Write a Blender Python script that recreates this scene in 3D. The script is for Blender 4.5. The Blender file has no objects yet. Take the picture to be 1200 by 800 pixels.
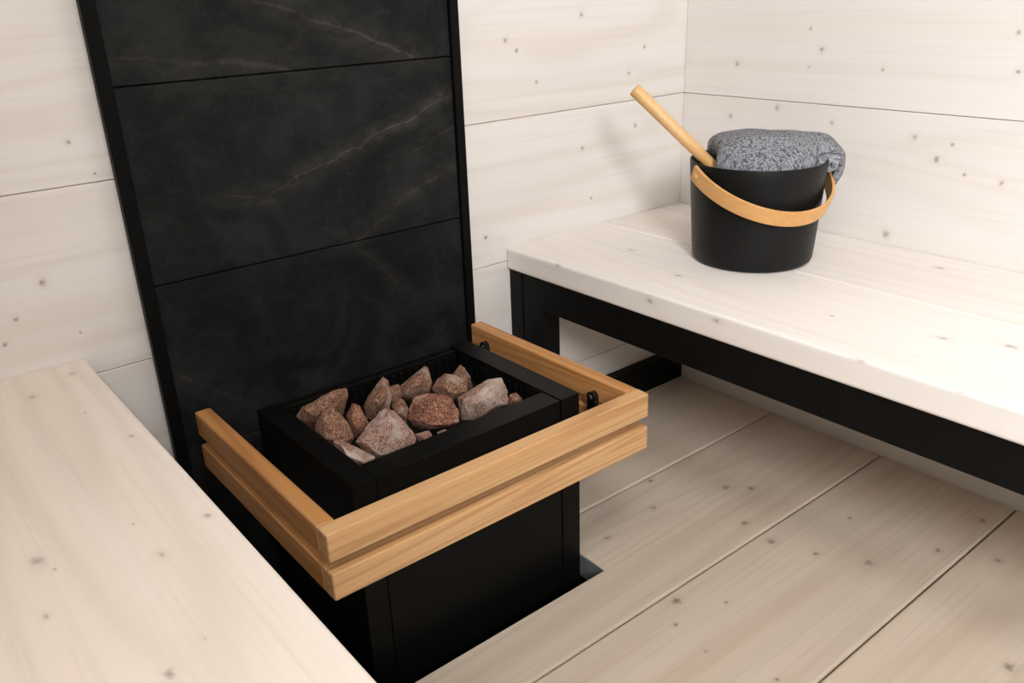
import bpy, bmesh, math, random
from mathutils import Vector, Matrix, noise

scene = bpy.context.scene
COL = scene.collection

# ------------------------------------------------------------------ camera
cam_data = bpy.data.cameras.new('camera')
cam_data.sensor_width = 36.0
cam_data.lens = 29.924
cam_data.clip_start = 0.02
cam = bpy.data.objects.new('camera', cam_data)
cam.location = (-0.3685, -1.3795, 0.9817)
cam.rotation_mode = 'XYZ'
cam.rotation_euler = (1.1760, 0.0351, -0.6822)
COL.objects.link(cam)
scene.camera = cam

# ------------------------------------------------------------------ world, light, exposure
world = bpy.data.worlds.new('world')
scene.world = world
world.use_nodes = True
wb = world.node_tree.nodes['Background']
wb.inputs['Color'].default_value = (0.96, 0.98, 1.0, 1)
wb.inputs['Strength'].default_value = 0.12

def area_light(name, loc, target, sx, sy, power, colour):
    d = bpy.data.lights.new(name, 'AREA')
    d.shape = 'RECTANGLE'
    d.size, d.size_y = sx, sy
    d.energy = power
    d.color = colour
    o = bpy.data.objects.new(name, d)
    o.location = loc
    o.rotation_euler = (Vector(target) - Vector(loc)).to_track_quat('-Z', 'Y').to_euler()
    COL.objects.link(o)
    return o

# soft key light shining in through the open front, behind and left of the viewer
area_light('front_key_light', (-1.30, -3.10, 2.08), (0.90, -0.4, 0.45), 1.1, 0.8, 146, (0.985, 0.99, 1.0))

scene.view_settings.view_transform = 'Standard'
scene.view_settings.look = 'None'
scene.view_settings.gamma = 1.0
scene.view_settings.use_curve_mapping = False
scene.view_settings.exposure = 0.25

# ------------------------------------------------------------------ helpers
def link(o, parent=None):
    COL.objects.link(o)
    if parent is not None:
        o.parent = parent
        o.matrix_parent_inverse = parent.matrix_world.inverted()
    return o

def tag(o, label=None, cat=None, group=None, kind=None):
    if label: o['label'] = label
    if cat: o['category'] = cat
    if group: o['group'] = group
    if kind: o['kind'] = kind
    return o

def empty(name, loc):
    o = bpy.data.objects.new(name, None)
    o.location = loc
    o.empty_display_size = 0.05
    COL.objects.link(o)
    o.matrix_world = Matrix.Translation(loc)
    return o

def finish(name, bm, m, parent=None, smooth=False):
    """one bmesh -> one mesh object whose origin is at the middle of its base"""
    xs = [v.co for v in bm.verts]
    lo = Vector((min(c.x for c in xs), min(c.y for c in xs), min(c.z for c in xs)))
    hi = Vector((max(c.x for c in xs), max(c.y for c in xs), max(c.z for c in xs)))
    org = Vector(((lo.x + hi.x) / 2, (lo.y + hi.y) / 2, lo.z))
    bmesh.ops.translate(bm, verts=bm.verts, vec=-org)
    bmesh.ops.recalc_face_normals(bm, faces=bm.faces)
    me = bpy.data.meshes.new(name)
    bm.to_mesh(me)
    bm.free()
    if smooth:
        for p in me.polygons: p.use_smooth = True
    me.materials.append(m)
    o = bpy.data.objects.new(name, me)
    o.location = org
    COL.objects.link(o)
    o.matrix_world = Matrix.Translation(org)
    if parent is not None:
        o.parent = parent
        o.matrix_parent_inverse = parent.matrix_world.inverted()
    return o

def box_bm(x0, x1, y0, y1, z0, z1, bevel=0.0, seg=2):
    bm = bmesh.new()
    bmesh.ops.create_cube(bm, size=1.0)
    for v in bm.verts:
        v.co = Vector(((x0 + x1) / 2 + v.co.x * (x1 - x0), (y0 + y1) / 2 + v.co.y * (y1 - y0), (z0 + z1) / 2 + v.co.z * (z1 - z0)))
    if bevel > 0:
        bmesh.ops.bevel(bm, geom=bm.edges[:] , offset=bevel, segments=seg, profile=0.5, affect='EDGES')
    return bm

def box(name, x0, x1, y0, y1, z0, z1, m, parent=None, bevel=0.0, seg=2):
    return finish(name, box_bm(x0, x1, y0, y1, z0, z1, bevel, seg), m, parent)

def prism(name, pts, z0, z1, m, parent=None, bevel=0.0):
    """vertical prism over a plan polygon"""
    bm = bmesh.new()
    lower = [bm.verts.new((x, y, z0)) for x, y in pts]
    upper = [bm.verts.new((x, y, z1)) for x, y in pts]
    n = len(pts)
    bm.faces.new(upper)
    bm.faces.new(lower[::-1])
    for i in range(n):
        bm.faces.new((lower[i], lower[(i + 1) % n], upper[(i + 1) % n], upper[i]))
    if bevel:
        up = set(upper)
        es = [e for e in bm.edges if e.verts[0] in up and e.verts[1] in up]
        bmesh.ops.bevel(bm, geom=es, offset=bevel, segments=2, profile=0.5, affect='EDGES')
    return finish(name, bm, m, parent)

def lathe_bm(profile, n=64, centre=(0, 0, 0)):
    bm = bmesh.new()
    rings = []
    for r, z in profile:
        if r < 1e-6:
            rings.append([bm.verts.new((centre[0], centre[1], centre[2] + z))])
        else:
            rings.append([bm.verts.new((centre[0] + r * math.cos(2 * math.pi * k / n), centre[1] + r * math.sin(2 * math.pi * k / n), centre[2] + z)) for k in range(n)])
    for a, b in zip(rings, rings[1:]):
        for k in range(n):
            k2 = (k + 1) % n
            if len(a) == 1: bm.faces.new((a[0], b[k], b[k2]))
            elif len(b) == 1: bm.faces.new((a[k], b[0], a[k2]))
            else: bm.faces.new((a[k], b[k], b[k2], a[k2]))
    return bm

def orient(bm, frm, axis):
    """turn a bmesh built around +Z at the origin so that +Z points along axis, then move it to frm"""
    q = Vector((0, 0, 1)).rotation_difference(Vector(axis).normalized())
    bmesh.ops.transform(bm, matrix=Matrix.Translation(frm) @ q.to_matrix().to_4x4(), verts=bm.verts)
    return bm

# ------------------------------------------------------------------ materials
class NT:
    def __init__(self, name):
        self.m = bpy.data.materials.new(name)
        self.m.use_nodes = True
        self.t = self.m.node_tree
        self.b = self.t.nodes['Principled BSDF']
    def n(self, kind, **kw):
        nd = self.t.nodes.new(kind)
        for k, v in kw.items(): setattr(nd, k, v)
        return nd
    def put(self, sock, val):
        if isinstance(val, bpy.types.NodeSocket): self.t.links.new(val, sock)
        else: sock.default_value = val
    def math(self, op, a, b=None, c=None, clamp=False):
        nd = self.n('ShaderNodeMath', operation=op, use_clamp=clamp)
        self.put(nd.inputs[0], a)
        if b is not None: self.put(nd.inputs[1], b)
        if c is not None: self.put(nd.inputs[2], c)
        return nd.outputs[0]
    def vec(self, op, a, b=None, c=None):
        nd = self.n('ShaderNodeVectorMath', operation=op)
        self.put(nd.inputs[0], a)
        if b is not None: self.put(nd.inputs[1], b)
        if c is not None: self.put(nd.inputs[2], c)
        return nd.outputs['Value'] if op in ('LENGTH', 'DOT_PRODUCT', 'DISTANCE') else nd.outputs['Vector']
    def noise(self, v, scale, detail=2.0, rough=0.5, dist=0.0):
        nd = self.n('ShaderNodeTexNoise')
        self.put(nd.inputs['Vector'], v)
        self.put(nd.inputs['Scale'], scale)
        self.put(nd.inputs['Detail'], detail)
        self.put(nd.inputs['Roughness'], rough)
        self.put(nd.inputs['Distortion'], dist)
        return nd.outputs['Fac']
    def remap(self, v, a, b, c=0.0, d=1.0, smooth=True):
        nd = self.n('ShaderNodeMapRange', interpolation_type='SMOOTHSTEP' if smooth else 'LINEAR')
        nd.clamp = True
        for i, x in enumerate((v, a, b, c, d)): self.put(nd.inputs[i], x)
        return nd.outputs[0]
    def mix(self, fac, a, b, blend='MIX'):
        nd = self.n('ShaderNodeMix', data_type='RGBA', blend_type=blend)
        self.put(nd.inputs[0], fac)
        self.put(nd.inputs[6], a)
        self.put(nd.inputs[7], b)
        return nd.outputs[2]
    def bump(self, h, strength, dist):
        nd = self.n('ShaderNodeBump')
        nd.inputs['Strength'].default_value = strength
        nd.inputs['Distance'].default_value = dist
        self.put(nd.inputs['Height'], h)
        self.t.links.new(nd.outputs[0], self.b.inputs['Normal'])
    def position(self):
        return self.n('ShaderNodeNewGeometry').outputs['Position']
    def rand(self):
        return self.n('ShaderNodeObjectInfo').outputs['Random']
    def set(self, **kw):
        for k, v in kw.items(): self.put(self.b.inputs[k.replace('_', ' ')], v)

def srgb(r, g, b):
    f = lambda c: (c / 255 / 12.92) if c <= 10 else ((c / 255 + 0.055) / 1.055) ** 2.4
    return (f(r), f(g), f(b), 1.0)

def stretch(axis, along, across):
    s = [across, across, across]
    s['xyz'.index(axis)] = along
    return tuple(s)

def wood(name, axis, base, dark, warm, knots=(), ring_amt=0.35, fibre_amt=0.35, rough=0.55, knot_col=srgb(120, 106, 96),
         tint=0.06, ring_freq=70.0, bumpd=0.0006, knot_amt=0.55, knot_aspect=1.0, spec=0.3, al=0.7, ac=1.4):
    """sawn timber: fibres and growth rings run along one world axis, knots at given points"""
    N = NT(name)
    P = N.position()
    rnd = N.rand()
    shift = N.n('ShaderNodeCombineXYZ')
    r37 = N.math('MULTIPLY', rnd, 37.0)
    for i in range(3): N.put(shift.inputs[i], N.math('MULTIPLY', r37, (1.0, 1.7, 0.6)[i]))
    Q = N.vec('ADD', P, shift.outputs[0])
    # knots: smallest elliptical distance to any of the listed points
    dmin = None
    for kx, ky, kz, kr in knots:
        kr *= 0.85
        s = [1 / kr] * 3
        s['xyz'.index(axis)] = 1 / (kr * knot_aspect)
        d = N.vec('LENGTH', N.vec('MULTIPLY_ADD', P, tuple(s), (-kx * s[0], -ky * s[1], -kz * s[2])))
        dmin = d if dmin is None else N.math('MINIMUM', dmin, d)
    fine = N.noise(N.vec('MULTIPLY', Q, stretch(axis, 2.6, 130.0)), 1.0, 4.0, 0.65, 0.15)
    broad = N.noise(N.vec('MULTIPLY', Q, stretch(axis, 0.9 * al, 9.0 * ac)), 1.0, 2.0, 0.5, 0.4)
    slow = N.noise(N.vec('MULTIPLY', Q, stretch(axis, 0.55 * al, 3.4 * ac)), 1.0, 1.0, 0.4, 0.6)
    phase = N.math('MULTIPLY', slow, ring_freq)
    if dmin is not None:
        bend = N.math('DIVIDE', 2.4, N.math('ADD', N.math('POWER', dmin, 1.3), 1.2))
        phase = N.math('ADD', phase, bend)
    phase = N.math('ADD', phase, N.math('MULTIPLY', broad, 3.0))
    ring = N.math('POWER', N.math('MULTIPLY_ADD', N.math('SINE', phase), 0.5, 0.5), 2.2)
    col = N.mix(N.math('MULTIPLY', N.remap(broad, 0.35, 0.75), 0.55), base, warm)
    col = N.mix(N.math('MULTIPLY', N.math('MULTIPLY', ring, ring_amt), N.remap(broad, 0.2, 0.7, 0.35, 1.0)), col, dark)
    col = N.mix(N.math('MULTIPLY', N.remap(fine, 0.45, 0.85), fibre_amt), col, dark)
    if dmin is not None:
        wob = N.math('MULTIPLY', N.math('SUBTRACT', N.noise(N.vec('MULTIPLY', P, (110., 110., 110.)), 1.0, 1.5), 0.5), 1.3)
        dk = N.math('ADD', dmin, wob)
        halo = N.remap(dk, 0.5, 2.4, 0.22, 0.0)
        col = N.mix(halo, col, dark)
        core = N.remap(dk, 0.15, 1.0, knot_amt, 0.0)
        col = N.mix(core, col, knot_col)
        eye = N.remap(dk, -0.1, 0.35, 0.6 * knot_amt, 0.0)
        col = N.mix(eye, col, srgb(60, 48, 42))
    # every board has its own slight tone
    hsv = N.n('ShaderNodeHueSaturation')
    N.put(hsv.inputs['Color'], col)
    N.put(hsv.inputs['Value'], N.remap(rnd, 0.0, 1.0, 1.0 - tint, 1.0 + tint * 0.5, smooth=False))
    N.set(Base_Color=hsv.outputs[0], Roughness=rough, Specular_IOR_Level=spec)
    N.bump(N.math('ADD', N.math('MULTIPLY', fine, 0.6), N.math('MULTIPLY', ring, -0.3)), 0.25, bumpd)
    return N.m

K_RIGHT = [(1.269,-0.356,0.842,0.0087),(1.269,-0.15,0.805,0.0095),(1.269,-0.726,0.879,0.0058),(1.269,-0.737,0.816,0.0059),(1.269,-0.573,0.689,0.0082),(1.269,-0.621,0.651,0.0097),(1.269,-0.646,0.683,0.0063),(1.269,-0.396,0.699,0.007),(1.269,-0.262,0.72,0.0093),(1.269,-0.14,0.691,0.0078),(1.269,-0.743,0.623,0.0077),(1.269,-0.326,0.881,0.0044),(1.269,-0.33,0.807,0.0044),(1.269,-0.491,0.808,0.005),(1.269,-0.543,0.491,0.0122),(1.269,-0.677,0.63,0.0048)]
K_BACK = [(0.731,0,0.886,0.0083),(0.758,0,0.864,0.0068),(0.935,0,0.923,0.0071),(1.128,0,0.847,0.0067),(1.08,0,0.794,0.0067),(0.809,0,0.8,0.0061),(0.936,0,0.648,0.0075),(1.103,0,0.677,0.0079),(0.66,0,0.502,0.0071),(0.964,0,0.532,0.0058),(-0.164,0,0.602,0.0089),(-0.21,0,0.555,0.0063),(-0.233,0,0.521,0.0063),(-0.13,0,0.512,0.0033),(-0.085,0,0.796,0.0049),(-0.059,0,0.747,0.0032)]
K_BENCH_L = [(-0.228,-0.099,0.4695,0.0073),(-0.163,-0.052,0.4695,0.0077),(-0.156,-0.319,0.4695,0.0055),(-0.15,-0.563,0.4695,0.0055),(-0.309,-0.528,0.4695,0.0111),(-0.299,-0.553,0.4695,0.0029),(-0.211,-0.6,0.4695,0.006),(-0.216,-0.525,0.4695,0.0027),(-0.26,-0.769,0.4695,0.007),(-0.222,-0.748,0.4695,0.003),(-0.322,-0.624,0.4695,0.0046),(-0.184,-0.206,0.4695,0.0035)]
K_FLOOR = [(0.828,-0.629,0,0.0125),(0.855,-0.705,0,0.0084),(0.902,-0.784,0,0.0118),(0.565,-0.622,0,0.0122),(0.626,-0.681,0,0.0055),(0.509,-0.732,0,0.0054),(1.003,-0.685,0,0.0062),(1.027,-0.845,0,0.0085),(1.181,-0.857,0,0.0105),(1.078,-0.931,0,0.0085),(0.827,-1.054,0,0.012),(0.818,-0.332,0,0.0085),(0.838,-0.559,0,0.010),(0.914,-0.455,0,0.011),(0.95,-0.492,0,0.009),(0.746,-0.405,0,0.009),(0.542,-0.84,0,0.0052),(0.52,-0.661,0,0.0056),(0.606,-0.416,0,0.008)]
K_BENCH_R = [(0.711,-0.165,0.467,0.006),(0.711,-0.412,0.455,0.007),(0.711,-0.56,0.458,0.007),(0.711,-0.818,0.4695,0.0073),(0.711,-0.958,0.4695,0.0045),(1.193,-0.692,0.4695,0.009),(0.871,-0.857,0.4695,0.0085),(0.909,-0.938,0.4695,0.009),(0.821,-0.382,0.4695,0.008),(0.882,-0.204,0.4695,0.008),(0.837,-0.692,0.4695,0.0042)]

WHITE, WARM, SHADE = srgb(231, 227, 223), srgb(230, 221, 211), srgb(203, 191, 180)
M_BACK = wood('whitewashed_pine_back_wall', 'x', WHITE, SHADE, WARM, K_BACK, ring_amt=0.26, fibre_amt=0.28)
M_RIGHT = wood('whitewashed_pine_right_wall', 'y', WHITE, SHADE, WARM, K_RIGHT, ring_amt=0.14, fibre_amt=0.25, knot_amt=0.48)
M_SIDE = wood('whitewashed_pine_plain', 'y', WHITE, SHADE, WARM)
M_BENCH_L = wood('whitewashed_pine_bench_left', 'y', srgb(236, 226, 217), srgb(208, 192, 179), srgb(235, 220, 206), K_BENCH_L, knot_aspect=1.5, ring_amt=0.28, tint=0.03, knot_amt=0.42, knot_col=srgb(140, 126, 118))
M_BENCH_R = wood('whitewashed_pine_bench_right', 'y', srgb(237, 231, 226), srgb(210, 197, 186), srgb(236, 225, 214), K_BENCH_R, knot_aspect=1.7, ring_amt=0.2, fibre_amt=0.28, tint=0.03, knot_amt=0.42)
M_FLOOR = wood('waxed_pine_floor', 'x', srgb(212, 197, 180), srgb(168, 147, 127), srgb(206, 187, 166), K_FLOOR, knot_aspect=1.2, ring_amt=0.24, fibre_amt=0.38, rough=0.5, knot_col=srgb(98, 82, 70), tint=0.05)
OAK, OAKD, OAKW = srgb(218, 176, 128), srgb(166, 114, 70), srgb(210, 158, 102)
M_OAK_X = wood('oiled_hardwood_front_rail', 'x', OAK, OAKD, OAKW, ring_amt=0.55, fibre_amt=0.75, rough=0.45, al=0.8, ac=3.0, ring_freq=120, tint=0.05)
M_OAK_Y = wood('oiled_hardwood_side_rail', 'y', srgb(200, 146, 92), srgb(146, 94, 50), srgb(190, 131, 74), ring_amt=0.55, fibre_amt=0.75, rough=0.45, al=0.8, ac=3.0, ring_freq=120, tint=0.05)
BAM = srgb(224, 184, 130)
M_BAMBOO = wood('bamboo', 'z', BAM, srgb(186, 132, 72), srgb(214, 162, 98), ring_amt=0.25, fibre_amt=0.35, rough=0.35, tint=0.0)
M_STRAP = wood('bent_bamboo', 'y', srgb(218, 168, 108), srgb(170, 114, 62), srgb(208, 152, 88), ring_amt=0.3, fibre_amt=0.4, rough=0.38, tint=0.0)

def plain(name, col, rough=0.5, metal=0.0, spec=0.5, nscale=0.0, namt=0.0):
    N = NT(name)
    c = col
    if nscale:
        f = N.noise(N.position(), nscale, 4.0, 0.6)
        c = N.mix(N.remap(f, 0.3, 0.75), col, tuple(min(1, v * (1 + namt)) for v in col[:3]) + (1,))
        N.bump(f, 0.12, 0.0005)
    N.set(Base_Color=c, Roughness=rough, Metallic=metal, Specular_IOR_Level=spec)
    return N.m

M_STEEL = plain('black_powder_coated_steel', (0.003, 0.003, 0.0027, 1), 0.44, 0, 0.12, 260.0, 0.5)
M_FRAME = plain('black_bench_frame', (0.003, 0.003, 0.0028, 1), 0.55, 0, 0.15, 200.0, 0.5)
M_TRIMBLACK = plain('black_anodised_profile', (0.0025, 0.0028, 0.0026, 1), 0.5, 0, 0.1, 120.0, 0.3)
M_INNER = plain('sooty_black_liner', (0.006, 0.006, 0.006, 1), 0.65, 0, 0.2, 180.0, 0.5)
M_BUCKET = plain('black_matt_enamel', (0.005, 0.005, 0.005, 1), 0.45, 0, 0.22, 300.0, 0.3)
M_BOLT = plain('black_plastic', (0.006, 0.006, 0.006, 1), 0.22, 0, 0.5, 100.0, 0.2)
M_ZINC = plain('galvanised_sheet', srgb(150, 158, 158), 0.45, 0.6, 0.5, 40.0, 0.35)
M_PIT = plain('dark_subfloor', (0.008, 0.008, 0.008, 1), 0.8, 0, 0.2, 60.0, 0.4)
M_BACKING = plain('dark_joint_backing', srgb(176, 120, 84), 0.9, 0, 0.1, 60.0, 0.2)

def slate():
    N = NT('black_slate')
    P = N.position()
    rnd = N.rand()
    mott = N.noise(P, 9.0, 5.0, 0.62, 0.6)
    fine = N.noise(P, 130.0, 4.0, 0.65)
    mid = N.noise(N.vec('MULTIPLY', P, (22., 22., 40.)), 1.0, 4.0, 0.6, 0.8)
    base, pale = (0.0060, 0.0064, 0.0063, 1), (0.027, 0.028, 0.0275, 1)
    col = N.mix(N.remap(mott, 0.38, 0.75, 0.0, 0.6), base, pale)
    col = N.mix(N.remap(mid, 0.5, 0.85, 0.0, 0.35), col, pale)
    col = N.mix(N.remap(fine, 0.5, 0.8, 0.0, 0.45), col, pale)
    sep = N.n('ShaderNodeSeparateXYZ')
    N.put(sep.inputs[0], P)
    X, Z = sep.outputs[0], sep.outputs[2]
    wob = N.math('MULTIPLY', N.math('SUBTRACT', N.noise(P, 14.0, 3.0), 0.5), 0.035)
    vein = None
    # mineral veins: straight runs between two points of the slab, roughened by noise
    segs = [((0.12, 0.681), (0.19, 0.673), .004, .4), ((0.19, 0.673), (0.34, 0.720), .0035, .8), ((0.34, 0.720), (0.586, 0.800), .003, 1.0),
            ((0.22, 0.977), (0.32, 0.947), .006, .5), ((0.32, 0.947), (0.50, 0.872), .006, .7), ((0.35, 0.562), (0.47, 0.632), .004, .35),
            ((0.47, 0.632), (0.586, 0.669), .003, .6), ((0.0, 0.905), (0.08, 0.901), .004, .3), ((0.08, 0.901), (0.26, 0.868), .012, .4), ((0.345, 0.559), (0.453, 0.433), .003, .35), ((0.0, 0.40), (0.10, 0.32), .006, .35), ((0.47, 0.70), (0.586, 0.742), .006, .3)]
    for (x0, z0), (x1, z1), w, a in segs:
        L = math.hypot(x1 - x0, z1 - z0)
        ux, uz = (x1 - x0) / L, (z1 - z0) / L
        t = N.math('ADD', N.math('MULTIPLY_ADD', X, ux, -(x0 * ux + z0 * uz)), N.math('MULTIPLY', Z, uz))
        d = N.math('ADD', N.math('MULTIPLY_ADD', X, -uz, x0 * uz - z0 * ux), N.math('MULTIPLY', Z, ux))
        d = N.math('ABSOLUTE', N.math('ADD', d, wob))
        over = N.math('MAXIMUM', N.math('MULTIPLY', t, -1.0), N.math('SUBTRACT', t, L))
        d = N.math('ADD', d, N.math('MULTIPLY', N.math('MAXIMUM', over, 0.0), 0.5))
        v = N.math('MAXIMUM', N.remap(d, 0.0, w, a, 0.0), N.remap(d, 0.0, w * 9, a * 0.38, 0.0))
        vein = v if vein is None else N.math('MAXIMUM', vein, v)
    col = N.mix(N.math('MULTIPLY', vein, N.remap(mid, 0.32, 0.62, 0.25, 1.0)), col, (0.070, 0.067, 0.060, 1))
    hsv = N.n('ShaderNodeHueSaturation')
    N.put(hsv.inputs['Color'], col)
    N.put(hsv.inputs['Value'], N.remap(rnd, 0, 1, 0.9, 1.1, smooth=False))
    N.set(Base_Color=hsv.outputs[0], Roughness=N.remap(mott, 0.3, 0.7, 0.55, 0.7), Specular_IOR_Level=0.14)
    h = N.math('ADD', N.math('ADD', N.math('MULTIPLY', mott, 1.0), N.math('MULTIPLY', fine, 0.12)), N.math('MULTIPLY', vein, 0.4))
    N.bump(h, 0.35, 0.004)
    return N.m
M_SLATE = slate()

def granite(name, main, second, light, light_amt):
    N = NT(name)
    P = N.n('ShaderNodeTexCoord').outputs['Object']
    rnd = N.rand()
    sh = N.n('ShaderNodeCombineXYZ')
    for i in range(3): N.put(sh.inputs[i], N.math('MULTIPLY', rnd, 11.0 + i * 5))
    P = N.vec('ADD', P, sh.outputs[0])
    big = N.noise(P, 38.0, 3.0, 0.6, 0.5)
    vo = N.n('ShaderNodeTexVoronoi')
    N.put(vo.inputs['Vector'], P)
    vo.inputs['Scale'].default_value = 720.0
    sepc = N.n('ShaderNodeSeparateColor')
    N.put(sepc.inputs[0], vo.outputs['Color'])
    g, h = sepc.outputs[0], sepc.outputs[1]
    col = N.mix(N.remap(big, 0.35, 0.7), main, second)
    col = N.mix(N.math('MULTIPLY', N.remap(g, 0.66, 0.76), 0.6), col, srgb(206, 170, 146))
    col = N.mix(N.math('MULTIPLY', N.remap(h, 0.66, 0.74), 0.7), col, srgb(56, 38, 32))
    patch = N.noise(P, 22.0, 3.0, 0.6)
    col = N.mix(N.remap(patch, 0.62 - light_amt * 0.4, 0.72 - light_amt * 0.3, 0.0, 0.7), col, light)
    N.set(Base_Color=col, Roughness=0.8, Specular_IOR_Level=0.25)
    N.bump(N.math('ADD', N.math('MULTIPLY', big, 0.6), N.math('MULTIPLY', g, 0.25)), 0.6, 0.0022)
    return N.m
M_ST_RED = granite('red_granite', srgb(142, 88, 66), srgb(108, 64, 48), srgb(180, 150, 136), 0.15)
M_ST_BROWN = granite('brown_granite', srgb(142, 104, 82), srgb(112, 76, 58), srgb(176, 160, 146), 0.2)
M_ST_PALE = granite('pale_pink_granite', srgb(168, 140, 128), srgb(150, 108, 96), srgb(196, 180, 170), 0.28)

def towel_mat():
    N = NT('grey_waffle_cotton')
    uv = N.n('ShaderNodeUVMap').outputs['UV']
    warp = N.n('ShaderNodeTexNoise')
    N.put(warp.inputs['Vector'], uv)
    warp.inputs['Scale'].default_value = 60.0
    wv = N.vec('MULTIPLY_ADD', warp.outputs['Color'], (0.006, 0.006, 0.0), uv)
    sep = N.n('ShaderNodeSeparateXYZ')
    N.put(sep.inputs[0], wv)
    vo = N.n('ShaderNodeTexVoronoi')
    N.put(vo.inputs['Vector'], N.vec('MULTIPLY', wv, (300., 420., 0.)))
    vo.inputs['Scale'].default_value = 1.0
    knob = N.math('SUBTRACT', 1.0, vo.outputs['Distance'])
    yarn = N.noise(uv, 700.0, 3.0, 0.7)
    tone = N.math('ADD', N.math('MULTIPLY', knob, 0.6), N.math('MULTIPLY', yarn, 0.45))
    col = N.mix(N.remap(tone, 0.2, 0.95), srgb(76, 78, 86), srgb(186, 187, 192))
    N.set(Base_Color=col, Roughness=0.95, Specular_IOR_Level=0.1)
    N.bump(tone, 0.9, 0.003)
    return N.m
M_TOWEL = towel_mat()

# ------------------------------------------------------------------ the room
XR, XL, YF, ZC = 1.2694, -0.692, -2.30, 2.10
SEAMS = [-0.10, 0.137, 0.4388, 0.7340, 1.031, 1.328, 1.625, 1.922, 2.16]
rng = random.Random(4)

def board_wall(name, axis, fixed, a0, a1, mat, side):
    """wall of horizontal boards; fixed = the coordinate of its face; side = +1 when the wall's body lies at larger coordinates"""
    back0, back1 = fixed + side * 0.0040, fixed + side * 0.05
    lo, hi = min(back0, back1), max(back0, back1)
    if axis == 'x': root = box(name, a0, a1, lo, hi, -0.10, ZC, M_BACKING)
    else: root = box(name, lo, hi, a0, a1, -0.10, ZC, M_BACKING)
    tag(root, kind='structure')
    f0, f1 = sorted((fixed, fixed + side * 0.0038))
    for z0, z1 in zip(SEAMS, SEAMS[1:]):
        g = 0.0006
        bm = box_bm(*((a0, a1, f0, f1) if axis == 'x' else (f0, f1, a0, a1)), max(z0, -0.0999) + g, min(z1, ZC) - g, 0.0012, 1)
        finish('plank', bm, mat, root)
    return root

wall_back = board_wall('wall_back', 'x', 0.0, XL - 0.003, XR + 0.003, M_BACK, 1)
wall_right = board_wall('wall_right', 'y', XR, YF, -0.0006, M_RIGHT, 1)
wall_left = board_wall('wall_left', 'y', XL, YF, -0.0006, M_SIDE, -1)
ceiling = tag(box('ceiling', XL - 0.05, XR + 0.05, YF, 0.05, ZC + 0.022, ZC + 0.05, M_BACKING), kind='structure')
y = -0.0006
while y > YF:
    y1 = max(y - 0.2825, YF)
    finish('plank', box_bm(XL, XR, y1 + 0.001, y - 0.001, ZC + 0.0004, ZC + 0.0218, 0.0012, 1), M_BACK, ceiling)
    y = y1

# floor boards, notched round the heater
HOX, HOY, HOXL = 0.5355, -0.4863, -0.150
floor = tag(box('floor', XL, XR, YF, -0.0006, -0.14, -0.105, M_PIT), kind='structure')
JO = [-0.0363, -0.318, -0.5997, -0.8828, -1.1655, -1.4482, -1.7310, -2.0137, YF]
G = 0.0018
TH = 0.030
def floor_board(pts): return prism('floorboard', pts, -TH, 0.0, M_FLOOR, floor, 0.0040)
floor_board([(HOX, -0.0363 + G), (XR, -0.0363 + G), (XR, -0.0006), (HOX, -0.0006)])
floor_board([(XL, -0.0363 + G), (HOXL, -0.0363 + G), (HOXL, -0.0006), (XL, -0.0006)])
floor_board([(HOX, JO[1] + G), (XR, JO[1] + G), (XR, JO[0] - G), (HOX, JO[0] - G)])
floor_board([(XL, JO[1] + G), (HOXL, JO[1] + G), (HOXL, JO[0] - G), (XL, JO[0] - G)])
floor_board([(XL, JO[2] + G), (XR, JO[2] + G), (XR, JO[1] - G), (HOX, JO[1] - G), (HOX, HOY), (HOXL, HOY), (HOXL, JO[1] - G), (XL, JO[1] - G)])
for a, b in zip(JO[2:], JO[3:]):
    floor_board([(XL, b + G), (XR, b + G), (XR, a - G), (XL, a - G)])
# joists carry the boards over the dark sub-floor
for yj in JO[:-1]:
    box('joist', XL, (HOXL if yj > HOY else XR), yj - 0.02, yj + 0.02, -0.105, -TH - 0.0003, M_PIT, floor)
    if yj > HOY: box('joist', HOX + 0.004, XR, yj - 0.02, yj + 0.02, -0.105, -TH - 0.0003, M_PIT, floor)
trim = tag(box('trim_1', HOX - 0.0022, HOX - 0.0004, HOY + 0.0004, -0.05, -0.049, -0.0035, M_ZINC), kind='structure',
           label='galvanised metal edging in the floor cut-out beside the heater')

# ------------------------------------------------------------------ slate panel behind the heater
PX0, PX1, PYF, PYS, PW = -0.0365, 0.6045, -0.0250, -0.0180, 0.0215
panel = empty('slate_panel', (0.284, -0.012, -0.1045))
tag(panel, 'tall black slate tile panel in a black metal frame behind the heater', 'wall panel')
box('backing_board', PX0 + 0.003, PX1 - 0.003, -0.0095, -0.0006, -0.1045, 1.76, M_PIT, panel)
box('frame_strip', PX0, PX0 + PW, PYF, -0.0098, -0.1045, 1.78, M_TRIMBLACK, panel, 0.0008, 1)
box('frame_strip', PX1 - PW + 0.003, PX1, PYF, -0.0098, -0.1045, 1.78, M_TRIMBLACK, panel, 0.0008, 1)
box('frame_strip', PX0 + PW + 0.0003, PX1 - PW + 0.0027, PYF, -0.0098, 1.762, 1.78, M_TRIMBLACK, panel, 0.0008, 1)
TJ = [-0.04, 0.2572, 0.5614, 0.8667, 1.1720, 1.4773, 1.7615]
for z0, z1 in zip(TJ, TJ[1:]):
    bm = box_bm(PX0 + PW + 0.0006, PX1 - PW + 0.0024, PYS, -0.0098, z0 + 0.001, z1 - 0.001, 0.0012, 1)
    finish('slate_tile', bm, M_SLATE, panel)

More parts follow.
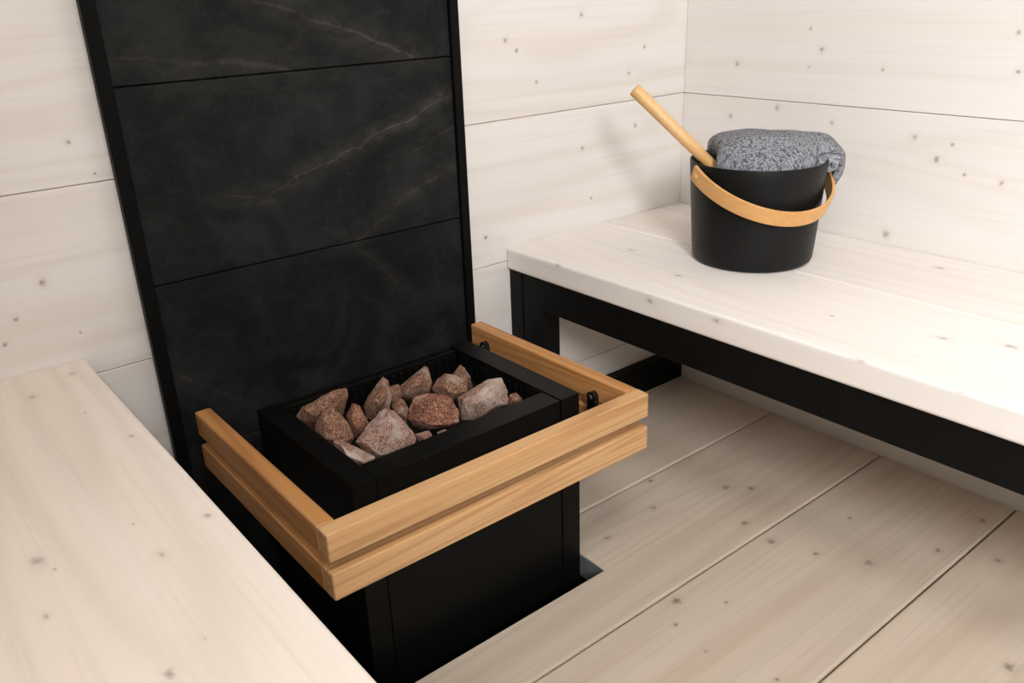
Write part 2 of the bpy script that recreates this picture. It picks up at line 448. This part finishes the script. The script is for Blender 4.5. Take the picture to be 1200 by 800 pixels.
# ------------------------------------------------------------------ glowing panel added out of view to brighten level surfaces
M_GLOW = NT('fill_panel_glow')
M_GLOW.set(Base_Color=(0.9, 0.9, 0.88, 1), Emission_Color=(1.0, 0.97, 0.93, 1), Emission_Strength=14.5)
M_GLOW = M_GLOW.m
fill_panel = empty('added_fill_panel', (-0.10, -1.40, ZC - 0.035))
tag(fill_panel, 'square glowing panel in a black frame, added under the ceiling as fill light', 'fill_panel')
LX0, LX1, LY0, LY1 = -0.37, 0.17, -1.67, -1.13
for x0, x1, y0, y1 in ((LX0, LX1, LY0, LY0 + 0.015), (LX0, LX1, LY1 - 0.015, LY1), (LX0, LX0 + 0.015, LY0 + 0.0153, LY1 - 0.0153), (LX1 - 0.015, LX1, LY0 + 0.0153, LY1 - 0.0153)):
    box('fill_panel_frame', x0, x1, y0, y1, ZC - 0.035, ZC, M_TRIMBLACK, fill_panel)
box('fill_emitter', LX0 + 0.0155, LX1 - 0.0155, LY0 + 0.0155, LY1 - 0.0155, ZC - 0.032, ZC - 0.022, M_GLOW, fill_panel)

# ------------------------------------------------------------------ benches
def bench(name, x0, x1, xs, label, mat, front):
    """front = +1: seat edge at x0 faces -x; -1: mirrored"""
    zt, zb = 0.4700, 0.4227
    r = empty(name, ((x0 + x1) / 2, -1.0, 0.0))
    tag(r, label, 'bench')
    yb, ye = -0.0010, -1.95
    box('seat_plank', x0, xs - 0.0015, ye, yb, zb, zt, mat, r, 0.0055, 3)
    box('seat_plank', xs + 0.0015, x1, ye, yb, zb, zt, mat, r, 0.0055, 3)
    return r

right_bench = bench('sauna_bench', 0.7111, XR - 0.001, 0.995, 'wide whitewashed plank bench on black frame carrying the bucket', M_BENCH_R, 1)
f0 = 0.7185
ZR, ZB = 0.352, 0.4225
box('wall_post', f0, f0 + 0.045, -0.0415, -0.001, 0.0003, ZB, M_FRAME, right_bench, 0.0015, 1)
box('leg', f0, f0 + 0.045, -0.1115, -0.0455, 0.0003, ZR - 0.0002, M_FRAME, right_bench, 0.0015, 1)
box('leg', f0, f0 + 0.045, -1.93, -1.864, 0.0003, ZR - 0.0002, M_FRAME, right_bench, 0.0015, 1)
box('front_rail', f0, f0 + 0.045, -1.93, -0.0455, ZR, ZB, M_FRAME, right_bench, 0.0015, 1)
box('rear_rail', XR - 0.05, XR - 0.005, -1.93, -0.046, ZR, ZB, M_FRAME, right_bench, 0.0015, 1)
box('upper_cross_rail', f0 + 0.0455, XR - 0.002, -0.0415, -0.001, ZR, ZB, M_FRAME, right_bench, 0.0015, 1)
box('floor_cross_rail', f0 + 0.0455, XR - 0.002, -0.034, -0.001, 0.0003, 0.075, M_FRAME, right_bench, 0.0015, 1)
box('cross_rail', f0 + 0.0455, XR - 0.051, -1.90, -1.86, ZR, ZB, M_FRAME, right_bench, 0.0015, 1)
box('leg', XR - 0.05, XR - 0.005, -1.93, -1.864, 0.0003, ZR - 0.0002, M_FRAME, right_bench, 0.0015, 1)

left_bench = bench('sauna_bench', XL + 0.001, -0.1335, -0.416, 'pale whitewashed plank bench beside the slate panel with nothing on it', M_BENCH_L, -1)
g1 = -0.141
box('wall_post', g1 - 0.045, g1, -0.0415, -0.001, 0.0003, ZB, M_FRAME, left_bench, 0.0015, 1)
box('front_rail', g1 - 0.045, g1, -1.93, -0.0455, ZR, ZB, M_FRAME, left_bench, 0.0015, 1)
box('rear_rail', XL + 0.005, XL + 0.05, -1.93, -0.046, ZR, ZB, M_FRAME, left_bench, 0.0015, 1)
box('upper_cross_rail', XL + 0.002, g1 - 0.0455, -0.0415, -0.001, ZR, ZB, M_FRAME, left_bench, 0.0015, 1)
box('floor_cross_rail', XL + 0.002, g1 - 0.0455, -0.034, -0.001, 0.0003, 0.075, M_FRAME, left_bench, 0.0015, 1)
for ya, yb_ in ((-0.1115, -0.0455), (-1.93, -1.864)):
    box('leg', g1 - 0.045, g1, ya, yb_, 0.0003, ZR - 0.0002, M_FRAME, left_bench, 0.0015, 1)

# ------------------------------------------------------------------ heater
HX0, HX1, HYF, HYB, HZ = 0.0824, 0.5176, -0.4337, -0.1120, 0.3457
IX0, IX1, IYF, IYB = 0.1207, 0.4768, -0.3866, -0.1302
HB = -0.1045
heater = empty('sauna_heater', (0.30, -0.27, HB))
tag(heater, 'black steel sauna heater with wooden guard rails and open stone tray', 'heater')
box('side_panel', HX0, IX0, HYF, HYB, HB, HZ, M_STEEL, heater, 0.0012, 2)
box('side_panel', IX1, HX1, HYF, HYB, HB, HZ, M_STEEL, heater, 0.0012, 2)
box('front_panel', IX0 + 0.0018, IX1 - 0.0018, HYF + 0.0012, IYF, HB, HZ - 0.0012, M_STEEL, heater, 0.0012, 2)
box('back_panel', IX0 + 0.0004, IX1 - 0.0004, IYB, HYB, HB, HZ - 0.004, M_STEEL, heater, 0.0012, 1)
box('stone_tray', IX0 + 0.0004, IX1 - 0.0004, IYF + 0.0004, IYB - 0.0004, 0.290, 0.2955, M_INNER, heater)
# upright cooling ribs standing off the liner inside the stone tray
def rib(x0, x1, y0, y1):
    box('rib', x0, x1, y0, y1, 0.2958, HZ - 0.010, M_STEEL, heater, 0.0006, 1)
x = IX0 + 0.012
while x < IX1 - 0.014:
    rib(x, x + 0.008, IYB - 0.0052, IYB - 0.0003)
    x += 0.0165
yv = IYB - 0.016
while yv > IYF + 0.012:
    rib(IX1 - 0.0052, IX1 - 0.0003, yv - 0.008, yv)
    rib(IX0 + 0.0003, IX0 + 0.0052, yv - 0.008, yv)
    yv -= 0.0165

# guard rails: two tiers, butt-jointed at the front corners
GL, GYF, GYI, GYB, WT = 0.6, -0.5159, -0.4884, -0.050, 0.0266
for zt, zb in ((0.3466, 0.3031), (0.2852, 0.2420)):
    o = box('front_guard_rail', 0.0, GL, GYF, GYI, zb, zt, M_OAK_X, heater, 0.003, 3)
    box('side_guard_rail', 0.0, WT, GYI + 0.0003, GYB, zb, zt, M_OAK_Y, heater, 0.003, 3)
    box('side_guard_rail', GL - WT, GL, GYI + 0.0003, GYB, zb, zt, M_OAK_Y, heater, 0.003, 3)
# black brackets between heater and rails
def bracket(y, side):
    xi = GL - WT if side > 0 else WT          # inner face of the side rail
    s = -side
    bm = bmesh.new()
    # upright strap with a round head against the rail
    pts = []
    w, z0, zc = 0.0095, 0.250, 0.3150
    pts += [(-w, z0), (w, z0)]
    for i in range(13):
        a = math.pi * i / 12
        pts.append((w * math.cos(a), zc + w * math.sin(a)))
    t0, t1 = xi + s * 0.0003, xi + s * 0.0105
    A = [bm.verts.new((t0, y + p, q)) for p, q in pts]
    B = [bm.verts.new((t1, y + p, q)) for p, q in pts]
    bm.faces.new(A); bm.faces.new(B[::-1])
    n = len(pts)
    for i in range(n): bm.faces.new((A[i], A[(i + 1) % n], B[(i + 1) % n], B[i]))
    # arm reaching to the heater's side
    hx = HX1 + 0.0003 if side > 0 else HX0 - 0.0003
    x0, x1 = sorted((hx, t1))
    bmesh.ops.create_cube(bm, size=1.0, matrix=Matrix.Translation(((x0 + x1) / 2, y, 0.2655)) @ Matrix.Diagonal((x1 - x0, 0.017, 0.030, 1)))
    b = finish('bracket', bm, M_BOLT, heater)
    d = lathe_bm([(0, 0.0055), (0.0025, 0.0052), (0.0048, 0.0036), (0.0058, 0.0012), (0.006, 0.0), (0, 0.0)], 20)
    finish('bolt', orient(d, (t1, y, 0.3150), (s, 0, 0)), M_BOLT, b, smooth=True)
for yy in (-0.102, -0.414):
    bracket(yy, 1)
    bracket(yy, -1)

# ------------------------------------------------------------------ stones in the tray
VIEW = Vector((0.572, 0.725, -0.384)).normalized()
STONES = [
    ('dumbbell', [(0.1284,-0.1603,0.3346), (0.1406,-0.1620,0.3496), (0.1572,-0.1702,0.3588), (0.1700,-0.1792,0.3607), (0.1910,-0.1892,0.3732), (0.2064,-0.2003,0.3752), (0.2070,-0.2060,0.3652), (0.1963,-0.2061,0.3491), (0.1864,-0.2052,0.3361), (0.1611,-0.1885,0.3300), (0.1493,-0.1816,0.3253), (0.1359,-0.1716,0.3245)]),
    ('tan', [(0.1476,-0.2237,0.3654), (0.1607,-0.2316,0.3698), (0.1703,-0.2463,0.3563), (0.1751,-0.2567,0.3441), (0.1768,-0.2697,0.3219), (0.1693,-0.2689,0.3122), (0.1554,-0.2587,0.3109), (0.1410,-0.2459,0.3135), (0.1290,-0.2245,0.3361), (0.1352,-0.2242,0.3459)]),
    ('paleedge', [(0.1237,-0.2953,0.3454), (0.1371,-0.3050,0.3467), (0.1552,-0.3275,0.3315), (0.1706,-0.3455,0.3202), (0.1654,-0.3464,0.3108), (0.1478,-0.3382,0.3001), (0.1336,-0.3175,0.3181), (0.1242,-0.3007,0.3358)]),
    ('rust', [(0.1937,-0.2115,0.3322), (0.2079,-0.2127,0.3513), (0.2156,-0.2206,0.3478), (0.2208,-0.2391,0.3206), (0.2101,-0.2392,0.3045), (0.1956,-0.2318,0.2968), (0.1918,-0.2199,0.3136)]),
    ('tallpoint', [(0.2405,-0.1881,0.3245), (0.2493,-0.1872,0.3391), (0.2709,-0.1912,0.3639), (0.2806,-0.1943,0.3724), (0.2857,-0.2021,0.3653), (0.2816,-0.2146,0.3355), (0.2740,-0.2176,0.3187), (0.2489,-0.2074,0.3005), (0.2394,-0.1975,0.3053)]),
    ('bigpale', [(0.1614,-0.3004,0.3330), (0.1859,-0.3057,0.3594), (0.2145,-0.3164,0.3818), (0.2227,-0.3270,0.3740), (0.2339,-0.3481,0.3510), (0.2382,-0.3609,0.3333), (0.2232,-0.3592,0.3139), (0.1857,-0.3367,0.3006), (0.1692,-0.3154,0.3164)]),
    ('smallred', [(0.2659,-0.2377,0.3365), (0.2802,-0.2425,0.3487), (0.2861,-0.2500,0.3435), (0.2871,-0.2580,0.3297), (0.2804,-0.2620,0.3123), (0.2704,-0.2497,0.3206)]),
    ('brown', [(0.3135,-0.1804,0.3185), (0.3217,-0.1783,0.3347), (0.3372,-0.1844,0.3464), (0.3635,-0.1953,0.3649), (0.3692,-0.2005,0.3636), (0.3666,-0.2126,0.3368), (0.3614,-0.2149,0.3246), (0.3375,-0.2000,0.3174), (0.3209,-0.1887,0.3140)]),
    ('bigred', [(0.2778,-0.2735,0.3364), (0.2912,-0.2730,0.3571), (0.3106,-0.2857,0.3621), (0.3309,-0.3033,0.3592), (0.3394,-0.3138,0.3521), (0.3430,-0.3265,0.3335), (0.3397,-0.3335,0.3152), (0.3226,-0.3238,0.3082), (0.2959,-0.3039,0.3061), (0.2779,-0.2869,0.3112), (0.2723,-0.2762,0.3231)]),
    ('peak', [(0.3622,-0.2163,0.3297), (0.3755,-0.2184,0.3457), (0.3881,-0.2243,0.3534), (0.4010,-0.2363,0.3497), (0.4155,-0.2530,0.3397), (0.4101,-0.2586,0.3214), (0.3831,-0.2454,0.3061), (0.3666,-0.2276,0.3151)]),
    ('peakback', [(0.4322,-0.1796,0.3205), (0.4491,-0.1836,0.3381), (0.4544,-0.1914,0.3314), (0.4573,-0.2017,0.3162), (0.4568,-0.2105,0.2989), (0.4432,-0.2064,0.2865), (0.4283,-0.1919,0.2915)]),
    ('palestripe', [(0.3721,-0.2822,0.3306), (0.3950,-0.2923,0.3456), (0.4207,-0.3057,0.3585), (0.4406,-0.3205,0.3602), (0.4430,-0.3334,0.3394), (0.4367,-0.3400,0.3176), (0.4168,-0.3313,0.3045), (0.3783,-0.3096,0.2882), (0.3667,-0.2970,0.2947), (0.3692,-0.2883,0.3147)]),
    ('smallbrown', [(0.4443,-0.3286,0.3156), (0.4512,-0.3277,0.3275), (0.4603,-0.3338,0.3295), (0.4660,-0.3435,0.3197), (0.4572,-0.3433,0.3069), (0.4431,-0.3330,0.3056)]),
    ('low1', [(0.2630,-0.3138,0.3135), (0.2820,-0.3262,0.3183), (0.2838,-0.3316,0.3107), (0.2766,-0.3318,0.2996), (0.2640,-0.3216,0.3002)]),
    ('low2', [(0.2994,-0.3228,0.3071), (0.3111,-0.3298,0.3113), (0.3148,-0.3348,0.3073), (0.3089,-0.3351,0.2980), (0.2993,-0.3273,0.2984)]),
    ('back', [(0.3044,-0.1685,0.3345), (0.3196,-0.1781,0.3389), (0.3203,-0.1869,0.3234), (0.3099,-0.1882,0.3053), (0.2979,-0.1785,0.3059)]),
]
STONE_LABEL = {
 'dumbbell': ('long greyish pink stone in the back left corner of the heater tray', M_ST_BROWN),
 'tan': ('tan speckled stone leaning over the left rim side of the tray', M_ST_BROWN),
 'paleedge': ('flat pale grey sliver stone in the front left corner of the tray', M_ST_PALE),
 'rust': ('small rust red stone between the tan and the tall pointed stones', M_ST_RED),
 'tallpoint': ('tall narrow brown stone standing upright behind the big pale stone', M_ST_BROWN),
 'bigpale': ('large pale pink pyramid-shaped stone against the front of the tray', M_ST_PALE),
 'smallred': ('small reddish stone wedged beside the peak of the pale pyramid stone', M_ST_RED),
 'brown': ('brown wedge-shaped stone at the back of the tray behind the blocky stone', M_ST_BROWN),
 'bigred': ('large blocky reddish stone in the middle of the heater tray', M_ST_RED),
 'peak': ('rounded brown stone between the wedge-shaped and the whitish stones', M_ST_BROWN),
 'palestripe': ('large stone with a whitish upper half against the right front rim', M_ST_PALE),
 'peakback': ('narrow pointed brown stone tucked in the back right corner of the tray', M_ST_BROWN),
 'smallbrown': ('small dull stone in the front right corner of the tray', M_ST_BROWN),
 'low1': ('small grey stone lying low between pale pyramid and blocky stones', M_ST_PALE),
 'low2': ('tiny dark stone lying low under the blocky reddish stone', M_ST_BROWN),
 'back': ('small dark stone deep behind the tall pointed stone', M_ST_BROWN),
}
for idx, (key, pts) in enumerate(STONES):
    r = random.Random(100 + idx)
    P = [Vector(p) for p in pts]
    c = sum(P, Vector()) / len(P)
    size = (sum((p - c).length for p in P) / len(P))
    th = max(0.012, min(0.030, size * 0.95))
    bm = bmesh.new()
    for p in P: bm.verts.new(p)
    ridge = c - VIEW * th + (P[0] - c) * 0.1
    for p in P:
        q = c + (p - c) * r.uniform(0.3, 0.8)
        if r.random() < 0.45: bm.verts.new(q - VIEW * th * r.uniform(0.7, 1.0))
        q = c + (p - c) * r.uniform(0.4, 0.8)
        if r.random() < 0.5: bm.verts.new(q + VIEW * th * r.uniform(0.7, 1.0))
    bm.verts.new(ridge)
    # a broad foot so that the stone rests on the tray
    for k in range(4):
        p = P[(k * len(P)) // 4]
        q = c + (p - c) * 0.45 + VIEW * th * 0.3
        bm.verts.new((q.x, q.y, 0.2970))
    res = bmesh.ops.convex_hull(bm, input=bm.verts[:])
    junk = [g for g in res['geom_interior'] + res['geom_unused'] if isinstance(g, bmesh.types.BMVert)]
    if junk: bmesh.ops.delete(bm, geom=list(set(junk)), context='VERTS')
    bmesh.ops.dissolve_limit(bm, angle_limit=0.22, verts=bm.verts, edges=bm.edges)
    bmesh.ops.bevel(bm, geom=bm.edges[:], offset=size * 0.03, segments=1, profile=0.5, affect='EDGES', clamp_overlap=True)
    bmesh.ops.triangulate(bm, faces=bm.faces[:])
    bmesh.ops.subdivide_edges(bm, edges=bm.edges[:], cuts=2, use_grid_fill=True)
    for v in bm.verts:
        n3 = noise.noise_vector(v.co * 90 + Vector((idx * 3.1, 0, 0)))
        n4 = noise.noise_vector(v.co * 260 + Vector((0, idx * 2.3, 0)))
        v.co += n3 * size * 0.05 + n4 * size * 0.03
        v.co.x = min(max(v.co.x, IX0 + 0.006), IX1 - 0.006)
        v.co.y = min(max(v.co.y, IYF + 0.001), IYB - 0.006)
        v.co.z = max(v.co.z, 0.2957)
    lab, mat = STONE_LABEL[key]
    s = finish('stone', bm, mat)
    tag(s, lab, 'stone', 'heater stones in the tray')

# ------------------------------------------------------------------ bucket
BX, BY, BZ = 1.0128, -0.4042, 0.4702
RB, RT, BH = 0.1150, 0.1272, 0.1953
bucket = empty('sauna_bucket', (BX, BY, BZ))
tag(bucket, 'black tapered bucket with bent wooden strap handle on the bench', 'bucket')
def rad(z): return RB + (RT - RB) * z / BH
prof = [(0, 0.0), (RB - 0.012, 0.0), (RB - 0.006, 0.0012), (RB - 0.0022, 0.0045), (RB, 0.010)]
for i in range(1, 9): prof.append((rad(0.01 + (BH - 0.012) * i / 8), 0.01 + (BH - 0.012) * i / 8))
prof += [(RT - 0.0006, BH - 0.0006), (RT - 0.002, BH), (RT - 0.0034, BH - 0.0006), (RT - 0.004, BH - 0.002), (RB - 0.004, 0.014), (RB - 0.012, 0.006), (0, 0.006)]
finish('bucket_body', lathe_bm(prof, 96, (BX, BY, BZ)), M_BUCKET, bucket, smooth=True)
# strap handle folded down towards the front
PHI, TAU, RA, RBH, ZP = math.radians(162), math.radians(25), 0.1335, 0.155, 0.1745
a = Vector((math.cos(PHI), math.sin(PHI), 0))
nrm = Vector((-math.sin(PHI), math.cos(PHI), 0))
d = nrm * math.cos(TAU) - Vector((0, 0, 1)) * math.sin(TAU)
wdir = a.cross(d).normalized()
O = Vector((BX, BY, BZ + ZP))
bm = bmesh.new()
rings = []
W2, T2 = 0.0150, 0.0026
for i in range(65):
    s = math.pi * (i / 64)
    p = O + a * RA * math.cos(s) + d * RBH * math.sin(s)
    tan = (-a * RA * math.sin(s) + d * RBH * math.cos(s)).normalized()
    out = tan.cross(wdir).normalized()
    if out.dot(p - O) < 0: out = -out
    w = W2
    sec = [(-w, -T2), (-w + 0.001, -T2 - 0.0004), (w - 0.001, -T2 - 0.0004), (w, -T2), (w, T2), (w - 0.001, T2 + 0.0004), (-w + 0.001, T2 + 0.0004), (-w, T2)]
    rings.append([bm.verts.new(p + wdir * u + out * v) for u, v in sec])
# tabs past the pivots
for end in (0, -1):
    base = rings[end]
    tan = (-d) if end == 0 else (-d)
    new = [bm.verts.new(v.co + tan * 0.013) for v in base]
    if end == 0: rings.insert(0, new)
    else: rings.append(new)
for r0, r1 in zip(rings, rings[1:]):
    for k in range(8): bm.faces.new((r0[k], r0[(k + 1) % 8], r1[(k + 1) % 8], r1[k]))
bm.faces.new(rings[0]); bm.faces.new(rings[-1][::-1])
handle = finish('strap_handle', bm, M_STRAP, bucket, smooth=False)
for sgn in (1, -1):
    base = O + a * sgn * (RA + T2 + 0.0004)
    dome = lathe_bm([(0, 0.004), (0.003, 0.0036), (0.0055, 0.0022), (0.0066, 0.0004), (0.0068, 0.0), (0, 0.0)], 24)
    finish('rivet', orient(dome, base, a * sgn), M_STRAP, handle, smooth=True)
    pin = lathe_bm([(0, 0), (0.004, 0), (0.004, RA - rad(ZP) - T2 - 0.0005), (0, RA - rad(ZP) - T2 - 0.0005)], 16)
    finish('pivot_pin', orient(pin, O + a * sgn * (rad(ZP) + 0.0003), a * sgn), M_BUCKET, handle)

# ------------------------------------------------------------------ ladle
LA = Vector((0.9215, -0.3480, 0.6720))
LT = Vector((0.8320, -0.2500, 0.7990))
ldir = (LT - LA).normalized()
LLOW = LA - ldir * 0.165
ladle = empty('ladle', LLOW)
tag(ladle, 'ladle with round bamboo handle leaning out of the black bucket', 'ladle')
LEN = (LT - LLOW).length
stick = lathe_bm([(0, 0.0), (0.0095, 0.0), (0.0100, 0.01), (0.0112, LEN * 0.5), (0.0123, LEN - 0.003), (0.0117, LEN - 0.0008), (0.0108, LEN), (0, LEN)], 32)
st = finish('handle', orient(stick, LLOW, ldir), M_BAMBOO, ladle, smooth=True)
cupc = LLOW - ldir * 0.002
cup = lathe_bm([(0, 0.0), (0.018, 0.001), (0.024, 0.010), (0.026, 0.022), (0.0245, 0.022), (0.022, 0.011), (0.016, 0.003), (0, 0.0025)], 32)
bmesh.ops.translate(cup, verts=cup.verts, vec=(cupc.x, cupc.y, cupc.z - 0.018))
finish('scoop', cup, M_BUCKET, ladle, smooth=True)

# ------------------------------------------------------------------ towel stuffed into the bucket
UD = Vector((0.776, -0.631, 0)).normalized()
FD = Vector((0.631, 0.776, 0)).normalized()
RIM = BZ + BH
TC = Vector((BX, BY, RIM))
path = [(-0.045, -0.032), (-0.066, -0.006), (-0.087, 0.021), (-0.083, 0.042), (-0.060, 0.049), (-0.015, 0.051), (0.035, 0.051), (0.080, 0.049), (0.118, 0.043), (0.146, 0.024), (0.162, -0.002), (0.163, -0.030), (0.152, -0.056)]
def cat(pts, t):
    n = len(pts) - 1
    f = min(max(t * n, 0), n - 1e-6)
    i = int(f); u = f - i
    p = [pts[max(0, min(n, i + k))] for k in (-1, 0, 1, 2)]
    def c(a, b, cc, dd): return 0.5 * (2 * b + (cc - a) * u + (2 * a - 5 * b + 4 * cc - dd) * u * u + (3 * b - a - 3 * cc + dd) * u ** 3)
    return tuple(c(*[q[j] for q in p]) for j in range(len(pts[0])))
NS, NTt = 90, 70
bm = bmesh.new()
uvl = bm.loops.layers.uv.new('UVMap')
grid, uvs = [], {}
length = 0; prev = None
for i in range(NS + 1):
    s = i / NS
    u, z = cat(path, s)
    u2, z2 = cat(path, min(1, s + 0.01)); u1, z1 = cat(path, max(0, s - 0.01))
    tx, tz = u2 - u1, z2 - z1
    l = math.hypot(tx, tz) or 1
    nx, nz = -tz / l, tx / l
    if prev: length += math.hypot(u - prev[0], z - prev[1])
    prev = (u, z)
    over = min(max((s - 0.66) / 0.22, 0), 1); over = over * over * (3 - 2 * over)
    hw_in = math.sqrt(max(0.0, 0.116 ** 2 - min(abs(u), 0.1) ** 2))
    hw = hw_in * (1 - over) + 0.047 * over
    drop = 0.080 * (1 - over) + 0.016 * over
    cshift = -0.004 * (1 - over) + 0.012 * over
    row = []
    for j in range(NTt + 1):
        t = 2 * j / NTt - 1
        dr = drop * (0.35 * t * t + 0.65 * t ** 4)
        q = Vector((s * 5, t * 2.2, 3.3))
        fold = noise.noise(q) * 0.006 + noise.noise(q * 2.7) * 0.0025
        un, zn = u + nx * fold, z + nz * fold
        # edges sink into the bucket inside, and curl in on the overhang
        co = TC + UD * (un - nx * dr * over) + FD * (cshift + t * hw * (1 - 0.10 * abs(t))) + Vector((0, 0, zn - dr * (1 - over) - nz * dr * over))
        rel = co - TC
        if rel.z < 0.012 and over < 0.35:
            hr = math.hypot(rel.x, rel.y)
            lim = 0.108 if rel.z > -0.02 else 0.104
            if hr > lim: co.x, co.y = TC.x + rel.x * lim / hr, TC.y + rel.y * lim / hr
        v = bm.verts.new(co)
        uvs[v] = (length, t * hw)
        row.append(v)
    grid.append(row)
for i in range(NS):
    for j in range(NTt):
        f = bm.faces.new((grid[i][j], grid[i + 1][j], grid[i + 1][j + 1], grid[i][j + 1]))
        for lp in f.loops: lp[uvl].uv = uvs[lp.vert]
towel = finish('towel', bm, M_TOWEL, None, smooth=True)
tag(towel, 'grey textured towel bunched in the bucket and hanging over its rim', 'towel')
so = towel.modifiers.new('thickness', 'SOLIDIFY')
so.thickness = 0.014
so.offset = -1.0
so.use_even_offset = False
sb = towel.modifiers.new('smooth', 'SUBSURF')
sb.levels = sb.render_levels = 1
